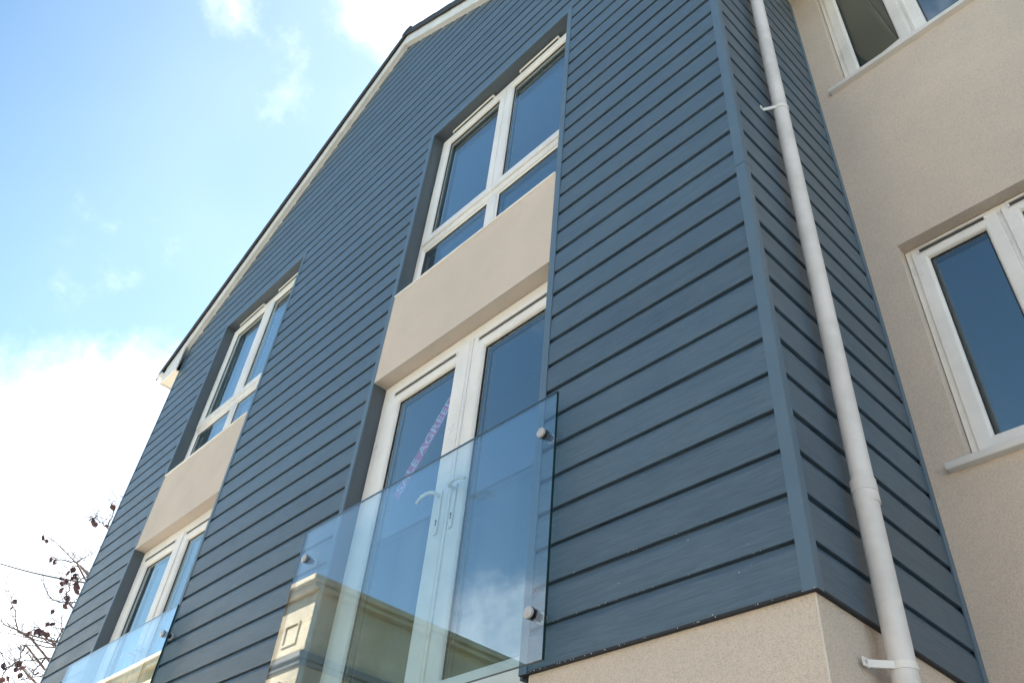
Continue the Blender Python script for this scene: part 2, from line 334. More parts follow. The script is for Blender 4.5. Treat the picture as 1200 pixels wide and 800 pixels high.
# black perforated closer under the boards
for xa, xb in ((XL + .02, WIN[1][0] - .001), (WIN[1][1] + .001, WIN[0][0] - .001), (WIN[0][1] + .001, .0035)):
    m = MB(); m.box(xa, xb, -.0035, .012, -.008, -.0005); m.build('base_trim', 'dark', house)
m = MB(); m.box(-.012, .0035, .0125, D - .001, -.008, -.0005); m.build('base_trim', 'dark', house)
m = MB()
for i in range(70):
    x = -1.1 + 1.1 * random.random(); r = random.uniform(.0008, .0019); z = random.choice([-.004, -.004, -.004, .149, .299, random.random() * .3]); y = -.004 if z < 0 else -.0005
    bb = bmesh.new(); bmesh.ops.create_icosphere(bb, subdivisions=1, radius=r, matrix=Matrix.Translation((x, y, z))); m.bm(bb); bb.free()
o = m.build('dried_splashes', 'splash', house); o['kind'] = 'stuff'
# joints between board lengths
for x, n in ((-2.9, 40), (-5.3, 37), (-1.55, 36), (-4.2, 33)):
    m = MB(); m.box(x, x + .004, -.0006, .0, n * PITCH + .003, n * PITCH + .115); m.build('board_joint', 'dark', house)
# window recesses: front trims and deep linings
for i, (a, b) in enumerate(WIN):
    m = MB(); e = .040
    m.box(a - e, a, -.004, .004, -.006, ZT + e, .001); m.box(b, b + e, -.004, .004, -.006, ZT + e, .001); m.box(a + .0005, b - .0005, -.0038, .004, ZT, ZT + e, .001)
    m.build('recess_trim', 'trim', house)
    m = MB()
    m.box(a - .012, a - .0003, .0045, .20, -.02, ZT + .012); m.box(b + .0003, b + .012, .0045, .074, -.02, ZT + .012); m.box(a, b, .0045, .20, ZT + .0003, ZT + .012)
    m.build('recess_lining', 'lining', house)
    m = MB(); m.box(a + .004, b - .004, .0, .20, ZP0, ZP1 - .004, .0015); o = m.build('spandrel_panel', 'render', house)
    m2 = MB(); m2.box(a + .0002, a + .0038, -.0015, .09, ZP0 - .002, ZP1 - .004); m2.box(a + .004, b - .004, -.0018, -.0005, ZP0 - .002, ZP0 + .004); m2.build('edge_bead', 'bead', o)

# ground-floor render
m = MB(); holes = [(a - .04, b + .04, -.13, .05) for a, b in WIN]
grid_wall(m, XL, -.012, GZ, -.0005, holes, lambda u, d, z: (u, .012 + d, z), depth=.065)
m.quad((-.012, .012, GZ), (-.012, D, GZ), (-.012, D, 0), (-.012, .012, 0)); m.quad((XL, .012, GZ), (XL, 8, GZ), (XL, 8, 0), (XL, .012, 0))
o = m.build('render_wall', 'render', house); o['label'] = 'cream render below the boards'
m = MB(); m.box(-.0155, -.0105, .0105, .0155, GZ, -.012, .001); m.build('corner_bead', 'bead', o)
for a, b in WIN:
    for xa in (a - .045, b + .039): m = MB(); m.box(xa, xa + .006, .010, .013, -.13, -.012); m.build('corner_bead', 'bead', o)

# ------------------------------------------------ windows and doors
def sash_profile(w, yf, yb, ch=.014): return [(0, yb), (0, yf + .002), (.002, yf), (w - ch, yf), (w - ch * .35, yf + ch * .45), (w, yf + ch * 1.3), (w, yb)]
def hinge(o, px, py, ang):
    M = Matrix.Translation((px, py, 0)) @ Matrix.Rotation(ang, 4, 'Z') @ Matrix.Translation((-px, -py, 0)); o.data.transform(M)
def sash(win, x0, x1, z0, z1, yf, w=.072, zb=None, ang=0.0, label=None, gl='glass', pane_name='pane'):
    yb = yf + .060
    m = MB(); m.ring(x0, x1, z0, z1, sash_profile(w, yf, yb)); s = m.build('sash', 'upvc', win, smooth=True)
    m = MB(); m.ring(x0 + w - .003, x1 - w + .003, z0 + w - .003, z1 - w + .003, [(0, yf + .022), (.008, yf + .022), (.008, yf + .036), (0, yf + .036)]); g = m.build('gasket', 'gasket', win)
    yg = yf + .026
    m = MB(); m.box(x0 + w - .002, x1 - w + .002, yg, yg + .020, z0 + w - .002, z1 - w + .002); p = m.build(pane_name, gl, win)
    # inner face of the sash and spacer bar seen through the pane
    m = MB(); m.ring(x0 + w - .002, x1 - w + .002, z0 + w - .002, z1 - w + .002, [(0, yg + .004), (.010, yg + .004), (.010, yg + .016), (0, yg + .016)]); q = m.build('spacer_bar', 'gasket', win)
    if ang:
        for o in (s, g, p, q): hinge(o, x0, yf, ang)
    if label: s['label'] = label
    return s
def trickle_vent(win, x0, x1, z, y, canopy=True):
    m = MB()
    if canopy:
        m.box(x0, x1, y - .030, y, z - .010, z + .016, .004); m.box(x0 + .010, x1 - .010, y - .024, y - .006, z - .0125, z - .0095, mi=1)
    else:
        m.box(x0 + .008, x1 - .008, y - .0012, y + .002, z - .0115, z + .008, mi=1); m.box(x0, x1, y - .009, y + .001, z + .008, z + .0125, .001); m.box(x0, x0 + .008, y - .007, y + .001, z - .011, z + .008, .002); m.box(x1 - .008, x1, y - .007, y + .001, z - .011, z + .008, .002)
        m.box(x0, x1, y - .004, y + .001, z - .016, z - .0118, .001)
    return m.build('trickle_vent', ['upvc', 'slot'], win, smooth=True)
def room(x0, x1, y0, z0, z1, depth=2.6):
    m = MB()
    for a in ((x0, y0, x0, y0 + depth), (x1, y0, x1, y0 + depth), (x0, y0 + depth, x1, y0 + depth)):
        m.quad((a[0], a[1], z0), (a[2], a[3], z0), (a[2], a[3], z1), (a[0], a[1], z1))
    m.quad((x0, y0, z1), (x1, y0, z1), (x1, y0 + depth, z1), (x0, y0 + depth, z1)); m.quad((x0, y0, z0), (x1, y0, z0), (x1, y0 + depth, z0), (x0, y0 + depth, z0), 1)
    return m.build('room', ['room', 'roomfloor'], house)
def upper_window(a, b, label):
    x0, x1, z0, z1, yf = a + .006, b + .055, ZP1 + .02, ZT - .008, .098
    m = MB(); f = .048
    m.ring(x0, x1, z0, z1, [(0, yf + .07), (0, yf), (f - .008, yf), (f, yf + .008), (f, yf + .07)])
    xm = (x0 + x1) / 2; zt0, zt1 = 3.275, 3.345
    m.box(x0 + f, x1 - f, yf + .0005, yf + .069, zt0, zt1, .006)
    m.box(xm - .030, xm + .030, yf + .001, yf + .068, zt1 + .0005, z1 - f, .004); m.box(xm - .046, xm + .046, yf + .001, yf + .068, z0 + f, zt0 - .0005, .006)
    w = m.build('window', 'upvc', house, smooth=True); w['label'] = label
    for u0, u1 in ((x0 + f - .016, xm - .002), (xm + .002, x1 - f + .016)): sash(w, u0, u1, zt1 - .016, z1 - f + .014, yf - .014)
    for u0, u1 in ((x0 + f, xm - .046), (xm + .046, x1 - f)):       # fixed lower lights
        mm = MB(); mm.ring(u0, u1, z0 + f, zt0, [(0, yf + .034), (.0, yf + .008), (.012, yf + .016), (.012, yf + .034)]); mm.build('glazing_bead', 'upvc', w)
        mm = MB(); mm.ring(u0 + .012, u1 - .012, z0 + f + .012, zt0 - .012, [(0, yf + .017), (.006, yf + .017), (.006, yf + .034), (0, yf + .034)]); mm.build('gasket', 'gasket', w)
        mm = MB(); mm.box(u0 + .012, u1 - .012, yf + .020, yf + .040, z0 + f + .012, zt0 - .012); mm.build('pane', 'glass', w)
    for u0, u1 in ((x0 + .15, xm - .14), (xm + .15, x1 - .22)): trickle_vent(w, u0, u1, z1 - .020, yf)
    mm = MB(); mm.box(a + .004, b - .004, -.010, .16, ZP1 - .003, ZP1 + .013, .004); mm.build('sill', 'upvc', w, smooth=True)
    room(a - .4, b + .4, .21, 2.3, 4.70)
    m = MB(); ns = 7
    return w
upper_window(*WIN[0], 'upper window of the nearer recess, two lights over two, with white sashes')
upper_window(*WIN[1], 'upper window of the far left recess, seen at a steep angle')
def balcony_door(a, b, label, handles=True):
    x0, x1, z0, z1, yf = a + .006, b + .135, -.115, ZP0 - .004, .090
    f = .074; m = MB()
    m.ring(x0, x1, z0, z1, [(0, yf + .07), (0, yf), (f - .006, yf), (f, yf + .006), (f, yf + .07)])
    w = m.build('balcony_door', 'upvc', house, smooth=True); w['label'] = label
    xm = (x0 + x1) / 2
    for k, (u0, u1) in enumerate(((x0 + f - .010, xm - .0015), (xm + .0015, x1 - f + .010))):
        s = sash(w, u0, u1, .0, z1 - f + .010, yf - .012, w=.117)
        s.name = 'door_leaf'
        trickle_vent(w, u0 + .07, u1 - .10, z1 - f - .045, yf - .012, canopy=False)
    mm = MB(); mm.box(xm + .012, xm + .034, yf - .020, yf - .011, .03, z1 - f - .01, .003); mm.build('meeting_strip', 'upvc', w, smooth=True)
    mm = MB(); mm.box(a + .002, b - .002, -.012, .16, -.155, -.122, .005); mm.build('threshold', 'upvc', w, smooth=True)
    for sgn, hx in ((-1, xm - .048), (1, xm + .060)):
        mm = MB(); y = yf - .012
        mm.box(hx - .014, hx + .014, y - .009, y, .80, 1.035, .006)
        mm.box(hx - .0035, hx + .0035, y - .0096, y - .0085, .845, .868, mi=1); mm.tube([(hx, y - .0086, .872), (hx, y - .0098, .872)], .0065, 10, 1)
        mm.tube([(hx, y - .006, 1.005), (hx, y - .045, 1.005), (hx + sgn * .012, y - .055, 1.006), (hx + sgn * .045, y - .056, 1.012), (hx + sgn * .085, y - .054, 1.010), (hx + sgn * .125, y - .050, .992)], [.010, .010, .010, .0095, .009, .0075], 10)
        mm.build('handle', ['upvc', 'gasket'], w, smooth=True)
    room(a - .4, b + .4, .21, -.15, 2.30)
    return w
d1 = balcony_door(*WIN[0], 'white double doors behind the nearer glass balustrade')
d2 = balcony_door(*WIN[1], 'white double doors of the far left recess')
# glass balustrades on four stand-off bolts each
def balustrade(x0, x1, label):
    z0, z1, y0, y1 = -.005, 1.100, -.062, -.050
    m = MB(); m.box(x0, x1, y0, y1, z0, z1)
    m.mi = [0, 0, 1, 1, 1, 1]
    # faces order in box(): -x, +x, -y, +y, -z, +z
    m.mi = [1, 1, 0, 0, 1, 1]
    g = m.build('glass_balustrade', ['bglass', 'gedge'], house); g['label'] = label
    for bx in (x0 + .078, x1 - .070):
        for bz in (.168, .918):
            mm = MB(); mm.tube([(bx, -.0765, bz), (bx, -.075, bz)], [.0195, .0215], 24); mm.tube([(bx, -.075, bz), (bx, -.0665, bz)], .0215, 24); mm.tube([(bx, -.0665, bz), (bx, -.0622, bz)], .0225, 24, 1)
            mm.tube([(bx, -.0498, bz), (bx, -.045, bz)], .0225, 24, 1); mm.tube([(bx, -.045, bz), (bx, -.0005, bz)], .014, 24, 1); mm.tube([(bx, -.012, bz), (bx, -.0004, bz)], .0215, 24)
            mm.build('standoff_bolt', ['steel', 'gasket'], g, smooth=True)
balustrade(-2.871, -.956, 'clear glass balustrade in front of the nearer balcony doors')
balustrade(-6.334, -4.418, 'clear glass balustrade of the far left recess')

# ------------------------------------------------ roof, bargeboards, eaves
def slope_pts(s, xe):      # s = -1 left, 1 right; underside line
    return (AX, AZs), (xe, AZs - SL * abs(xe - AX))
for s, xe in ((-1, -7.60), (1, .22)):
    (ax, az), (bx, bz) = slope_pts(s, xe)
    m = MB(); m.prism([(ax, az), (bx, bz), (bx, bz + .185), (ax, az + .185)], -.052, -.034)
    m.prism([(ax, az + .006), (bx, bz + .006), (bx, bz + .02), (ax, az + .02)], -.0335, .02)
    o = m.build('bargeboard', 'fascia', house); o['label'] = 'white bargeboard on the %s slope of the gable' % ('left' if s < 0 else 'right')
    xe2 = xe + s * .16; zz = lambda x: AZs - SL * abs(x - AX)
    roof = MB(); n = 14; L0 = abs(xe2 - AX)
    # interlocking tile courses: each a slightly tilted slab so the verge shows steps
    for k in range(n):
        u0, u1 = AX + s * L0 * k / n, AX + s * (L0 * (k + 1) / n + .02)
        za, zb = zz(u0) + .235, zz(u1) + .262
        roof.prism([(u0, za), (u1, zb), (u1, zb + .032), (u0, za + .034)], -.066, 8.1)
        roof.prism([(u0 - s * .001, za - .062), (u1 - s * .022, zb - .088), (u1 - s * .022, zb + .034), (u0 - s * .001, za + .036)], -.078, -.0675)
    r = roof.build('roof', 'tile', house); r['label'] = 'dark tiled roof slope, %s side' % ('left' if s < 0 else 'right')
    m = MB(); m.prism([(ax, az + .205), (xe2, zz(xe2) + .205), (xe2, zz(xe2) + .224), (ax, az + .224)], -.05, 8.0); m.build('roof_underlay', 'dark', house)
m = MB(); m.tube([(AX, -.082, AZs + .25), (AX, 8.1, AZs + .25)], .085, 14, flat=.62); m.build('ridge_tile', 'tile', house, smooth=True)
# boxed eaves with gutter, left and right
for s, xw, xe in ((-1, XL - .004, -7.60), (1, .004, .36)):
    zb = 4.62; zsl = lambda x: AZs - SL * abs(x - AX)
    m = MB(); m.box(min(xw, xe), max(xw, xe), -.045 if s < 0 else -.045, 8.0, zb, zb + .012); m.build('soffit', 'soffit', house)
    xf = xe + s * .018
    m = MB(); m.box(min(xe, xf), max(xe, xf), -.052, 8.0, zb - .010, zb + .19)
    m.prism([(xw + (.03 if s < 0 else -.03) * 1, zb - .004), (xe, zb - .004), (xe, zsl(xe) + .03), (xw + (.03 if s < 0 else -.03), zsl(xw) + .03)], -.056, -.042)
    m.build('fascia', 'fascia', house)
    g = MB(); n = 10; cx = xf + s * .058; cz = zb + .16; pts = [(cx + .055 * math.cos(math.pi * k / n), cz - .062 * math.sin(math.pi * k / n)) for k in range(n + 1)]
    inn = [(cx + .051 * math.cos(math.pi * k / n), cz - .058 * math.sin(math.pi * k / n)) for k in range(n + 1)]
    g.prism(pts + inn[::-1], -.08, 8.0); g.prism(pts, -.086, -.079)
    g.build('gutter', 'fascia', house, smooth=True)

# ------------------------------------------------ rendered wing on the right
WX1 = 6.0
OP = [(.160, 1.96, 3.43, 4.66), (.160, 1.96, .838, 2.046), (3.4, 5.2, 3.43, 4.66), (3.4, 5.2, .838, 2.046), (3.4, 5.2, -1.75, -.55)]
m = MB(); grid_wall(m, -.012, WX1, GZ, 4.95, OP, lambda u, d, z: (u, D + d, z), depth=.16)
m.quad((WX1, D, GZ), (WX1, 8, GZ), (WX1, 8, 4.95), (WX1, D, 4.95)); m.quad((-.022, 8, GZ), (WX1, 8, GZ), (WX1, 8, 4.95), (-.022, 8, 4.95))
o = m.build('render_wall', 'render', house); o['label'] = 'cream rendered wall of the set-back wing'
def wing_window(a, b, z0, z1, label, ajar=0.0):
    yf = D + .066; x0, x1 = a + .004, b - .004; zb = z0 + .022; f = .044
    m = MB(); m.ring(x0, x1, zb, z1 - .004, [(0, yf + .07), (0, yf), (f - .007, yf), (f, yf + .007), (f, yf + .07)])
    c1 = x0 + .425; c2 = x1 - .425
    for c in (c1, c2): m.box(c - .030, c + .030, yf + .0005, yf + .069, zb + f, z1 - f - .004, .004)
    w = m.build('window', 'upvc', house, smooth=True); w['label'] = label
    for k, (u0, u1) in enumerate(((x0 + f - .016, c1 - .010), (c1 + .010, c2 - .010), (c2 + .010, x1 - f + .016))):
        s = sash(w, u0, u1, zb + f - .016, z1 - f + .010, yf - .014, w=.066, ang=(ajar if k == 0 else 0))
        if ajar and k == 0: s['label'] = 'left sash standing slightly ajar'
        trickle_vent(w, u0 + .03, u1 - .045, z1 - f - .004, yf - .014, canopy=False)
    m = MB(); m.box(a - .078, b + .078, D - .034, D + .15, z0 - .018, z0 + .014, .004); m.build('sill', 'upvc', w, smooth=True)
    room(a - .1, b + .4, D + .17, z0 - .9, z1 + .12)
wing_window(*OP[0], 'upper window of the rendered wing, cut by the top of the picture', ajar=R(-7))
wing_window(*OP[1], 'lower window of the rendered wing at the right edge')
wing_window(*OP[2], 'second upper window of the wing'); wing_window(*OP[3], 'second lower window of the wing'); wing_window(*OP[4], 'ground floor window of the wing')
m = MB(); m.prism([(-.02, 4.86), (WX1 + .3, 4.86), (WX1 + .3, 4.872), (-.02, 4.872)], D - .32, D + .1); m.box(.39, WX1 + .3, D - .34, D - .32, 4.85, 5.04); m.build('soffit', 'soffit', house)
m = MB()
for k in range(12):
    ya, yb = D - .40 + k * .34, D - .40 + (k + 1) * .34 + .02; za = 5.03 + k * .34 * .7; zb = za + .36 * .7 - .02
    m.add([(-.02, ya, za), (WX1 + .35, ya, za), (WX1 + .35, yb, zb), (-.02, yb, zb), (-.02, ya, za + .035), (WX1 + .35, ya, za + .035), (WX1 + .35, yb, zb + .035), (-.02, yb, zb + .035)], [(0, 1, 2, 3), (4, 5, 6, 7), (0, 1, 5, 4), (1, 2, 6, 5), (2, 3, 7, 6), (3, 0, 4, 7)])
m.build('roof', 'tile', house)['label'] = 'tiled roof of the rendered wing'

# ------------------------------------------------ downpipe on the return
def py(z): return .287 + .0165 * z
m = MB(); PX = .058
m.tube([(PX, py(z), z) for z in (.40, 1.5, 2.6, 3.7, 4.28)] + [(PX + .01, py(4.3), 4.33), (PX + .05, py(4.3), 4.38), (.37, py(4.3), 4.56), (.415, py(4.3), 4.60), (.425, py(4.3), 4.74)], .034, 28)
m.tube([(PX, py(z) - .006, z) for z in (.40, -1.0, GZ + .02)], .0352, 28)
pipe = m.build('downpipe', 'pipe', house, smooth=True); pipe['label'] = 'white round downpipe running up the return'
m = MB(); m.tube([(PX, py(.4) - .003, z) for z in (.352, .354, .385, .387, .391, .393, .435, .437)], [.0356, .0385, .0385, .0368, .0368, .039, .039, .0345], 28); m.build('pipe_collar', 'pipe', pipe, smooth=True)
for z, L in ((2.50, .030), (-.140, .050)):
    y0 = py(z) - (.006 if z < 0 else 0); m = MB()
    m.tube([(PX, y0, z - .010), (PX, y0, z + .010)], .0375, 28)
    for sg in (-1, 1):
        # bracket arm from the strap back to a lug screwed on the boards
        m.add([(PX - .012, y0 + sg * .034, z - .010), (PX - .004, y0 + sg * .037, z - .010), (.003, y0 + sg * (.034 + L), z - .010), (.001, y0 + sg * (.030 + L), z - .010)] +
              [(PX - .012, y0 + sg * .034, z + .010), (PX - .004, y0 + sg * .037, z + .010), (.003, y0 + sg * (.034 + L), z + .010), (.001, y0 + sg * (.030 + L), z + .010)],
              [(0, 1, 2, 3), (4, 5, 6, 7), (0, 1, 5, 4), (1, 2, 6, 5), (2, 3, 7, 6), (3, 0, 4, 7)])
        m.box(.0008, .0055, min(y0 + sg * (.028 + L), y0 + sg * (.056 + L)), max(y0 + sg * (.028 + L), y0 + sg * (.056 + L)), z - .012, z + .012, .001)
        m.tube([(.0055, y0 + sg * (.045 + L), z), (.0085, y0 + sg * (.045 + L), z)], .005, 10, 1)
    m.build('pipe_bracket', ['upvc', 'steel'], pipe)

# ------------------------------------------------ sale banner behind the left leaf's pane
cu = bpy.data.curves.new('lettering', 'FONT'); cu.body = 'SALE AGREED'; cu.size = .092; cu.align_x = 'CENTER'; cu.align_y = 'CENTER'; cu.extrude = .0004; cu.space_character = 1.02; cu.offset = .0012
tmp = bpy.data.objects.new('t', cu); COL.objects.link(tmp); dg = bpy.context.evaluated_depsgraph_get(); me = bpy.data.meshes.new_from_object(tmp.evaluated_get(dg)); bpy.data.objects.remove(tmp)
ban = thing('sale_banner', 'pink SALE AGREED strip stuck slantwise inside the left door pane', 'sign', (-2.175, .150, 1.486))
xs = [v.co.x for v in me.vertices]; me.transform(Matrix.Scale(.59 / (max(xs) - min(xs)), 4)); me.transform(Matrix.Rotation(R(90), 4, 'X')); ang = R(52)
me.transform(Matrix.Rotation(-ang, 4, 'Y'))
me.materials.clear(); me.materials.append(MT['letter'])
lo = bpy.data.objects.new('lettering', me); COL.objects.link(lo); lo.parent = ban
m = MB(); m.box(-.325, .325, .0012, .0022, -.040, .040); st = m.build('strip', 'red'); st.data.transform(Matrix.Rotation(-ang, 4, 'Y')); st.parent = ban

# ---------------------------------------------------------------- old stone building across the street (seen in the glass)
OX, OY, OZ = -21.55, -10.0, 10.0
opp = thing('stone_building', 'old cream stone building across the street with a moulded cornice, reflected in the balustrade', 'building', (OX, OY, GZ))
m = MB()
ohole = [(OX - 2.1 - 3.4 * k, OX - 1.0 - 3.4 * k, z, z + 1.9) for k in range(6) for z in (4.9, 1.2, -1.6)]
grid_wall(m, OX - 24, OX, GZ, OZ - .15, ohole, lambda u, d, z: (u, OY - d, z), depth=.25)
shole = [(2.4 + 3.6 * k, 3.5 + 3.6 * k, z, z + 1.9) for k in range(3) for z in (4.6, 1.0, -1.6)]
grid_wall(m, .0, 14, GZ, OZ - .25, shole, lambda u, d, z: (OX - d, OY - u, z), depth=.25)
m.quad((OX - 24, OY, GZ), (OX - 24, OY - 14, GZ), (OX - 24, OY - 14, OZ - .25), (OX - 24, OY, OZ - .25)); m.quad((OX - 24, OY - 14, GZ), (OX, OY - 14, GZ), (OX, OY - 14, OZ - .25), (OX - 24, OY - 14, OZ - .25))
m.quad((OX - 24, OY, OZ - .26), (OX, OY, OZ - .26), (OX, OY - 14, OZ - .26), (OX - 24, OY - 14, OZ - .26))
m.build('wall', 'stone', opp)
def course(z0, z1, steps, name, mat):
    m = MB()
    for k, (p, a, b) in enumerate(steps):
        m.box(OX - 24 - p, OX + p, OY - 14 - p, OY + p, z0 + (z1 - z0) * a, z0 + (z1 - z0) * b, .03)
    return m.build(name, mat, opp)
course(OZ - .34, OZ, [(.30, 0, .45), (.46, .45, 1.0)], 'cornice', 'stone')
course(7.42, 7.78, [(.10, 0, .4), (.20, .4, 1.0)], 'string_course', 'ledge')
course(3.4, 3.62, [(.10, 0, 1)], 'string_course', 'ledge')
for (a, b, c, d) in ohole:
    m = MB(); m.ring(a, b, c, d, [(0, OY - .2), (0, OY - .12), (.07, OY - .12), (.07, OY - .2)]); m.box(a + .07, b - .07, OY - .18, OY - .14, (c + d) / 2 - .03, (c + d) / 2 + .03); w = m.build('window', 'upvc', opp)
    m = MB(); m.box(a + .05, b - .05, OY - .19, OY - .17, c + .05, d - .05); m.build('pane', 'glass', w)
    m = MB(); m.box(a - .12, a, OY, OY + .06, c, d + .12, .01); m.box(b, b + .12, OY, OY + .06, c, d + .12, .01); m.box(a - .2, b + .2, OY + .001, OY + .14, d + .121, d + .25, .01); m.build('surround', 'stone', w)
for (a, b, c, d) in shole:
    m = MB(); y0, y1 = OY - b, OY - a
    m.box(OX - .2, OX - .12, y0, y1, c, c + .07); m.box(OX - .2, OX - .12, y0, y1, d - .07, d); m.box(OX - .2, OX - .12, y0, y0 + .07, c + .07, d - .07); m.box(OX - .2, OX - .12, y1 - .07, y1, c + .07, d - .07); m.box(OX - .18, OX - .14, y0 + .07, y1 - .07, (c + d) / 2 - .03, (c + d) / 2 + .03)
    w = m.build('window', 'upvc', opp); m = MB(); m.box(OX - .19, OX - .17, y0 + .05, y1 - .05, c + .05, d - .05); m.build('pane', 'glass', w)
# carved panel high on the front
m = MB(); cx, cz = OX - 1.0, 8.55
m.ring(cx - .42, cx + .42, cz - .38, cz + .34, [(0, OY), (0, OY + .05), (.07, OY + .05), (.07, OY)])
m.build('carved_panel', 'stone', opp)

# ---------------------------------------------------------------- copper beech beyond the far corner
TWIGS = [[[-11.65, 1.452, 4.341], [-11.65, 1.016, 4.61], [-11.65, 0.846, 4.664], [-11.65, 0.786, 4.68]], [[-12.0, 1.098, 4.765], [-12.0, 1.085, 5.028], [-12.0, 1.047, 5.255]], [[-12.35, 1.892, 4.017], [-12.35, 1.216, 4.152], [-12.35, 0.977, 4.239], [-12.35, 0.664, 4.365], [-12.35, 0.452, 4.445]], [[-11.825, 0.863, 4.032], [-11.825, 0.914, 4.121], [-11.825, 1.006, 4.241]], [[-12.175, 0.939, 4.17], [-12.175, 0.769, 4.143], [-12.175, 0.611, 4.093]], [[-11.65, 1.67, 3.485], [-11.65, 1.016, 3.441], [-11.65, 0.842, 3.365], [-11.65, 0.715, 3.381], [-11.65, 0.51, 3.555]], [[-12.0, 1.134, 4.016], [-12.0, 1.039, 3.845], [-12.0, 0.916, 3.719]], [[-12.35, 1.734, 3.1], [-12.35, 1.173, 3.044], [-12.35, 0.836, 3.031], [-12.35, 0.438, 2.97]], [[-11.825, 0.727, 2.872], [-11.825, 0.544, 2.893], [-11.825, 0.399, 3.129], [-11.825, 0.138, 3.425]], [[-12.175, 1.686, 3.046], [-12.175, 1.147, 2.958], [-12.175, 0.777, 2.874], [-12.175, 0.489, 2.628]], [[-11.65, 1.479, 2.746], [-11.65, 0.977, 2.646], [-11.65, 0.668, 2.48], [-11.65, 0.493, 2.272]], [[-12.0, 1.638, 2.992], [-12.0, 0.795, 2.959], [-12.0, 0.464, 2.967], [-12.0, 0.185, 3.026]], [[-12.35, 1.173, 3.044], [-12.35, 0.995, 3.109], [-12.35, 0.871, 3.192]], [[-11.825, 1.051, 2.884], [-11.825, 1.064, 3.069], [-11.825, 0.979, 3.261]], [[-12.175, 1.69, 2.741], [-12.175, 1.246, 2.63], [-12.175, 0.967, 2.464], [-12.175, 0.749, 2.32]], [[-11.65, 0.977, 2.646], [-11.65, 0.905, 2.453], [-11.65, 0.913, 2.289]], [[-12.0, 0.74, 2.577], [-12.0, 0.649, 2.481], [-12.0, 0.655, 2.281]], [[-12.35, 1.021, 3.696], [-12.35, 1.047, 3.84], [-12.35, 0.968, 4.11]], [[-11.825, 0.705, 2.771], [-11.825, 0.692, 2.651], [-11.825, 0.765, 2.446]]]
LEAVES = [[-12.21, 0.921, 4.063], [-11.965, 0.858, 3.992], [-12.104, 0.851, 3.869], [-11.917, 0.837, 3.77], [-11.899, 0.888, 3.667], [-12.348, 1.026, 4.035], [-12.389, 1.008, 4.082], [-11.73, 0.993, 3.737], [-12.193, 1.067, 3.924], [-12.213, 0.957, 3.609], [-11.603, 0.938, 3.438], [-12.024, 1.046, 3.617], [-11.731, 0.874, 3.361], [-12.019, 1.05, 3.21], [-11.889, 1.005, 3.174], [-12.28, 0.942, 3.224], [-11.892, 0.887, 3.037], [-11.706, 0.788, 3.054], [-11.981, 0.808, 3.044], [-11.807, 0.675, 2.921], [-11.863, 0.837, 4.764], [-12.349, 0.943, 5.013], [-11.793, 0.986, 5.088], [-11.927, 1.091, 5.279], [-12.159, 1.119, 4.874], [-12.375, 0.392, 3.407], [-11.708, 0.616, 2.657], [-12.022, 0.824, 2.76], [-11.825, 0.715, 2.578], [-11.697, 0.523, 2.401], [-11.829, 0.737, 2.461], [-11.663, 0.78, 2.417], [-12.084, 0.83, 2.542], [-11.759, 0.638, 2.339], [-12.044, 0.744, 2.36], [-11.652, 0.996, 2.606], [-11.697, 1.018, 2.441], [-12.322, 0.973, 4.285], [-12.291, 0.628, 4.122], [-12.226, 0.419, 4.39], [-11.628, 0.523, 2.353], [-12.051, 0.872, 2.503], [-11.899, 0.907, 2.997], [-12.159, 0.985, 3.197], [-11.994, 0.921, 4.789], [-12.091, 0.659, 4.087], [-12.119, 1.06, 3.727], [-11.932, 0.859, 3.371]]

tree = thing('beech_tree', 'nearly bare tree with a few dark purple leaves beyond the left corner of the building', 'tree', (-12.6, 3.2, GZ))
m = MB(); TB = Vector((-12.6, 3.2, GZ))
trunk = [TB, TB + Vector((.03, -.03, 1.6)), TB + Vector((-.05, -.1, 3.2)), TB + Vector((.02, -.2, 4.8)), TB + Vector((.15, -.25, 6.2)), TB + Vector((.1, -.3, 7.2))]
m.tube(trunk, [.16, .13, .11, .085, .055, .02], 12); m.build('trunk', 'bark', tree, smooth=True)
m = MB(); lf = MB()
def leaf(p, s):
    p = Vector(p); rot = Matrix.Rotation(random.uniform(0, 6.3), 3, 'Z') @ Matrix.Rotation(random.uniform(-1.2, 1.2), 3, 'X') @ Matrix.Rotation(random.uniform(-.9, .9), 3, 'Y')
    pts = [(0, 0, 0), (.38, .10, -.3), (.42, .02, -.65), (0, .12, -1.05), (-.40, .05, -.62), (-.36, -.03, -.28), (0, -.12, -.55)]
    lf.add([p + rot @ (Vector(q) * s) for q in pts], [(0, 1, 6), (1, 2, 6), (2, 3, 6), (3, 4, 6), (4, 5, 6), (5, 0, 6)])
def wob(a, b, n=5, w=.05):
    a, b = Vector(a), Vector(b); return [a.lerp(b, k / n) + (Vector([random.uniform(-w, w) for _ in range(3)]) if 0 < k < n else Vector()) for k in range(n + 1)]
for i, t in enumerate(TWIGS):
    pts = [Vector(p) for p in t]; n = len(pts); fine = []
    for a, b in zip(pts, pts[1:]): fine += wob(a, b, 4, .012)[:-1]
    fine.append(pts[-1]); k = len(fine); r0 = .013 if n > 2 else .007
    m.tube(fine, [r0 + (.0035 - r0) * j / (k - 1) for j in range(k)], 6)
    if n > 2:   # back to the trunk
        h = min(1.0, max(.35, (pts[0].z - GZ - 1.2) / 7.5)); idx = h * (len(trunk) - 1); a = trunk[int(idx)].lerp(trunk[min(int(idx) + 1, len(trunk) - 1)], idx % 1)
        m.tube(wob(a, pts[0], 6, .06), [.032 - .019 * j / 6 for j in range(7)], 6)
    for q in fine[1:]:
        e = q + Vector((random.uniform(-.15, .05), random.uniform(-.3, .1), random.uniform(-.05, .28))); m.tube(wob(q, e, 3, .015), [.0055, .005, .004, .003], 5)
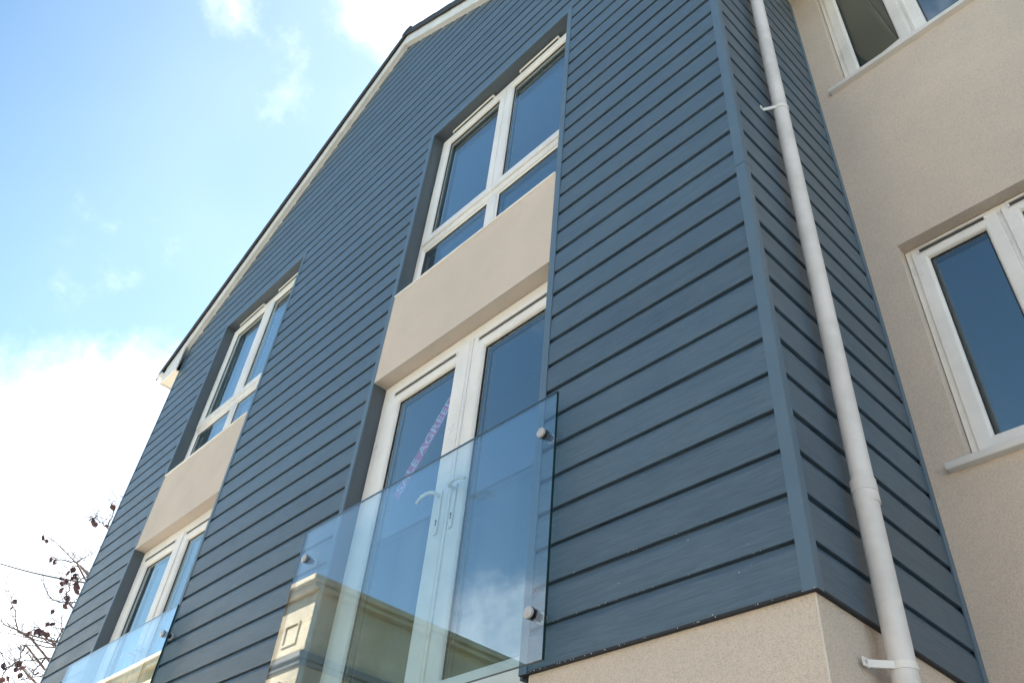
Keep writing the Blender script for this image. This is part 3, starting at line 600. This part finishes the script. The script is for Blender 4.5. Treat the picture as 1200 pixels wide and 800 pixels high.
for p in LEAVES:
    for _ in range(random.choice((1, 1, 2))): leaf(Vector(p) + Vector([random.uniform(-.05, .05) for _ in range(3)]), random.uniform(.07, .12))
for k in range(26):          # the rest of the crown, hidden by the building from here
    idx = random.uniform(2.2, 4.8); a = trunk[int(idx)].lerp(trunk[int(idx) + 1], idx % 1); th = random.uniform(-.6, 3.6); L = random.uniform(1.0, 2.0) * (1.2 - idx / 7)
    b = a + Vector((math.cos(th) * L, math.sin(th) * L, random.uniform(.1, .7))); pp = wob(a, b, 6, .07); m.tube(pp, [.026 - .022 * j / 6 for j in range(7)], 6)
    for q in pp[2:]:
        for _ in range(2):
            e = q + Vector([random.uniform(-.35, .35), random.uniform(-.35, .35), random.uniform(0, .35)]); m.tube(wob(q, e, 3, .03), [.006, .005, .004, .002], 5)
            if random.random() < .6: leaf(e, random.uniform(.05, .09))
cr = m.build('branches', 'bark', tree); lf.build('leaves', 'leaf', tree, recalc=False)

# ---------------------------------------------------------------- overhead wire on the left
m = MB(); A, B = Vector((-22.46, 1.5, 7.52)), Vector((-7.23, 1.35, 2.42)); 
m.tube([A.lerp(B, k / 16) + Vector((0, 0, -.10 * math.sin(math.pi * k / 16))) for k in range(17)], .016, 6)
tag(m.build('overhead_wire', 'cable'), 'thin dark overhead wire sloping towards the left edge of the building', 'wire')

# ---------------------------------------------------------------- added unseen terrace behind the camera, bounces warm sun onto the shaded front
ter = thing('bounce_terrace', 'long low cream terrace added out of view beyond the road to bounce sunlight onto the new building', 'building', (8, -15, GZ))
m = MB(); th = [(-5 + 4.2 * k, -3.6 + 4.2 * k, z, z + 1.5) for k in range(8) for z in (-1.7, 1.1)]
grid_wall(m, -7, 30, GZ, 3.6, th, lambda u, d, z: (u, -13.5 - d, z), depth=.15)
m.quad((-7, -13.5, GZ), (-7, -20, GZ), (-7, -20, 3.6), (-7, -13.5, 3.6)); m.quad((30, -13.5, GZ), (30, -20, GZ), (30, -20, 3.6), (30, -13.5, 3.6)); m.quad((-7, -20, GZ), (30, -20, GZ), (30, -20, 3.6), (-7, -20, 3.6))
m.build('wall', 'stone', ter)
m = MB(); m.add([(-7.3, -13.2, 3.55), (30.3, -13.2, 3.55), (30.3, -16.7, 5.3), (-7.3, -16.7, 5.3), (-7.3, -20.3, 3.55), (30.3, -20.3, 3.55)], [(0, 1, 2, 3), (3, 2, 5, 4), (0, 3, 4), (1, 5, 2), (0, 4, 5, 1)]); m.build('roof', 'tile', ter)
for a, b, c, d in th:
    m = MB(); m.ring(a, b, c, d, [(0, -13.68), (0, -13.6), (.07, -13.6), (.07, -13.68)]); w = m.build('window', 'upvc', ter)
    m = MB(); m.box(a + .05, b - .05, -13.67, -13.65, c + .05, d - .05); m.build('pane', 'glass', w)
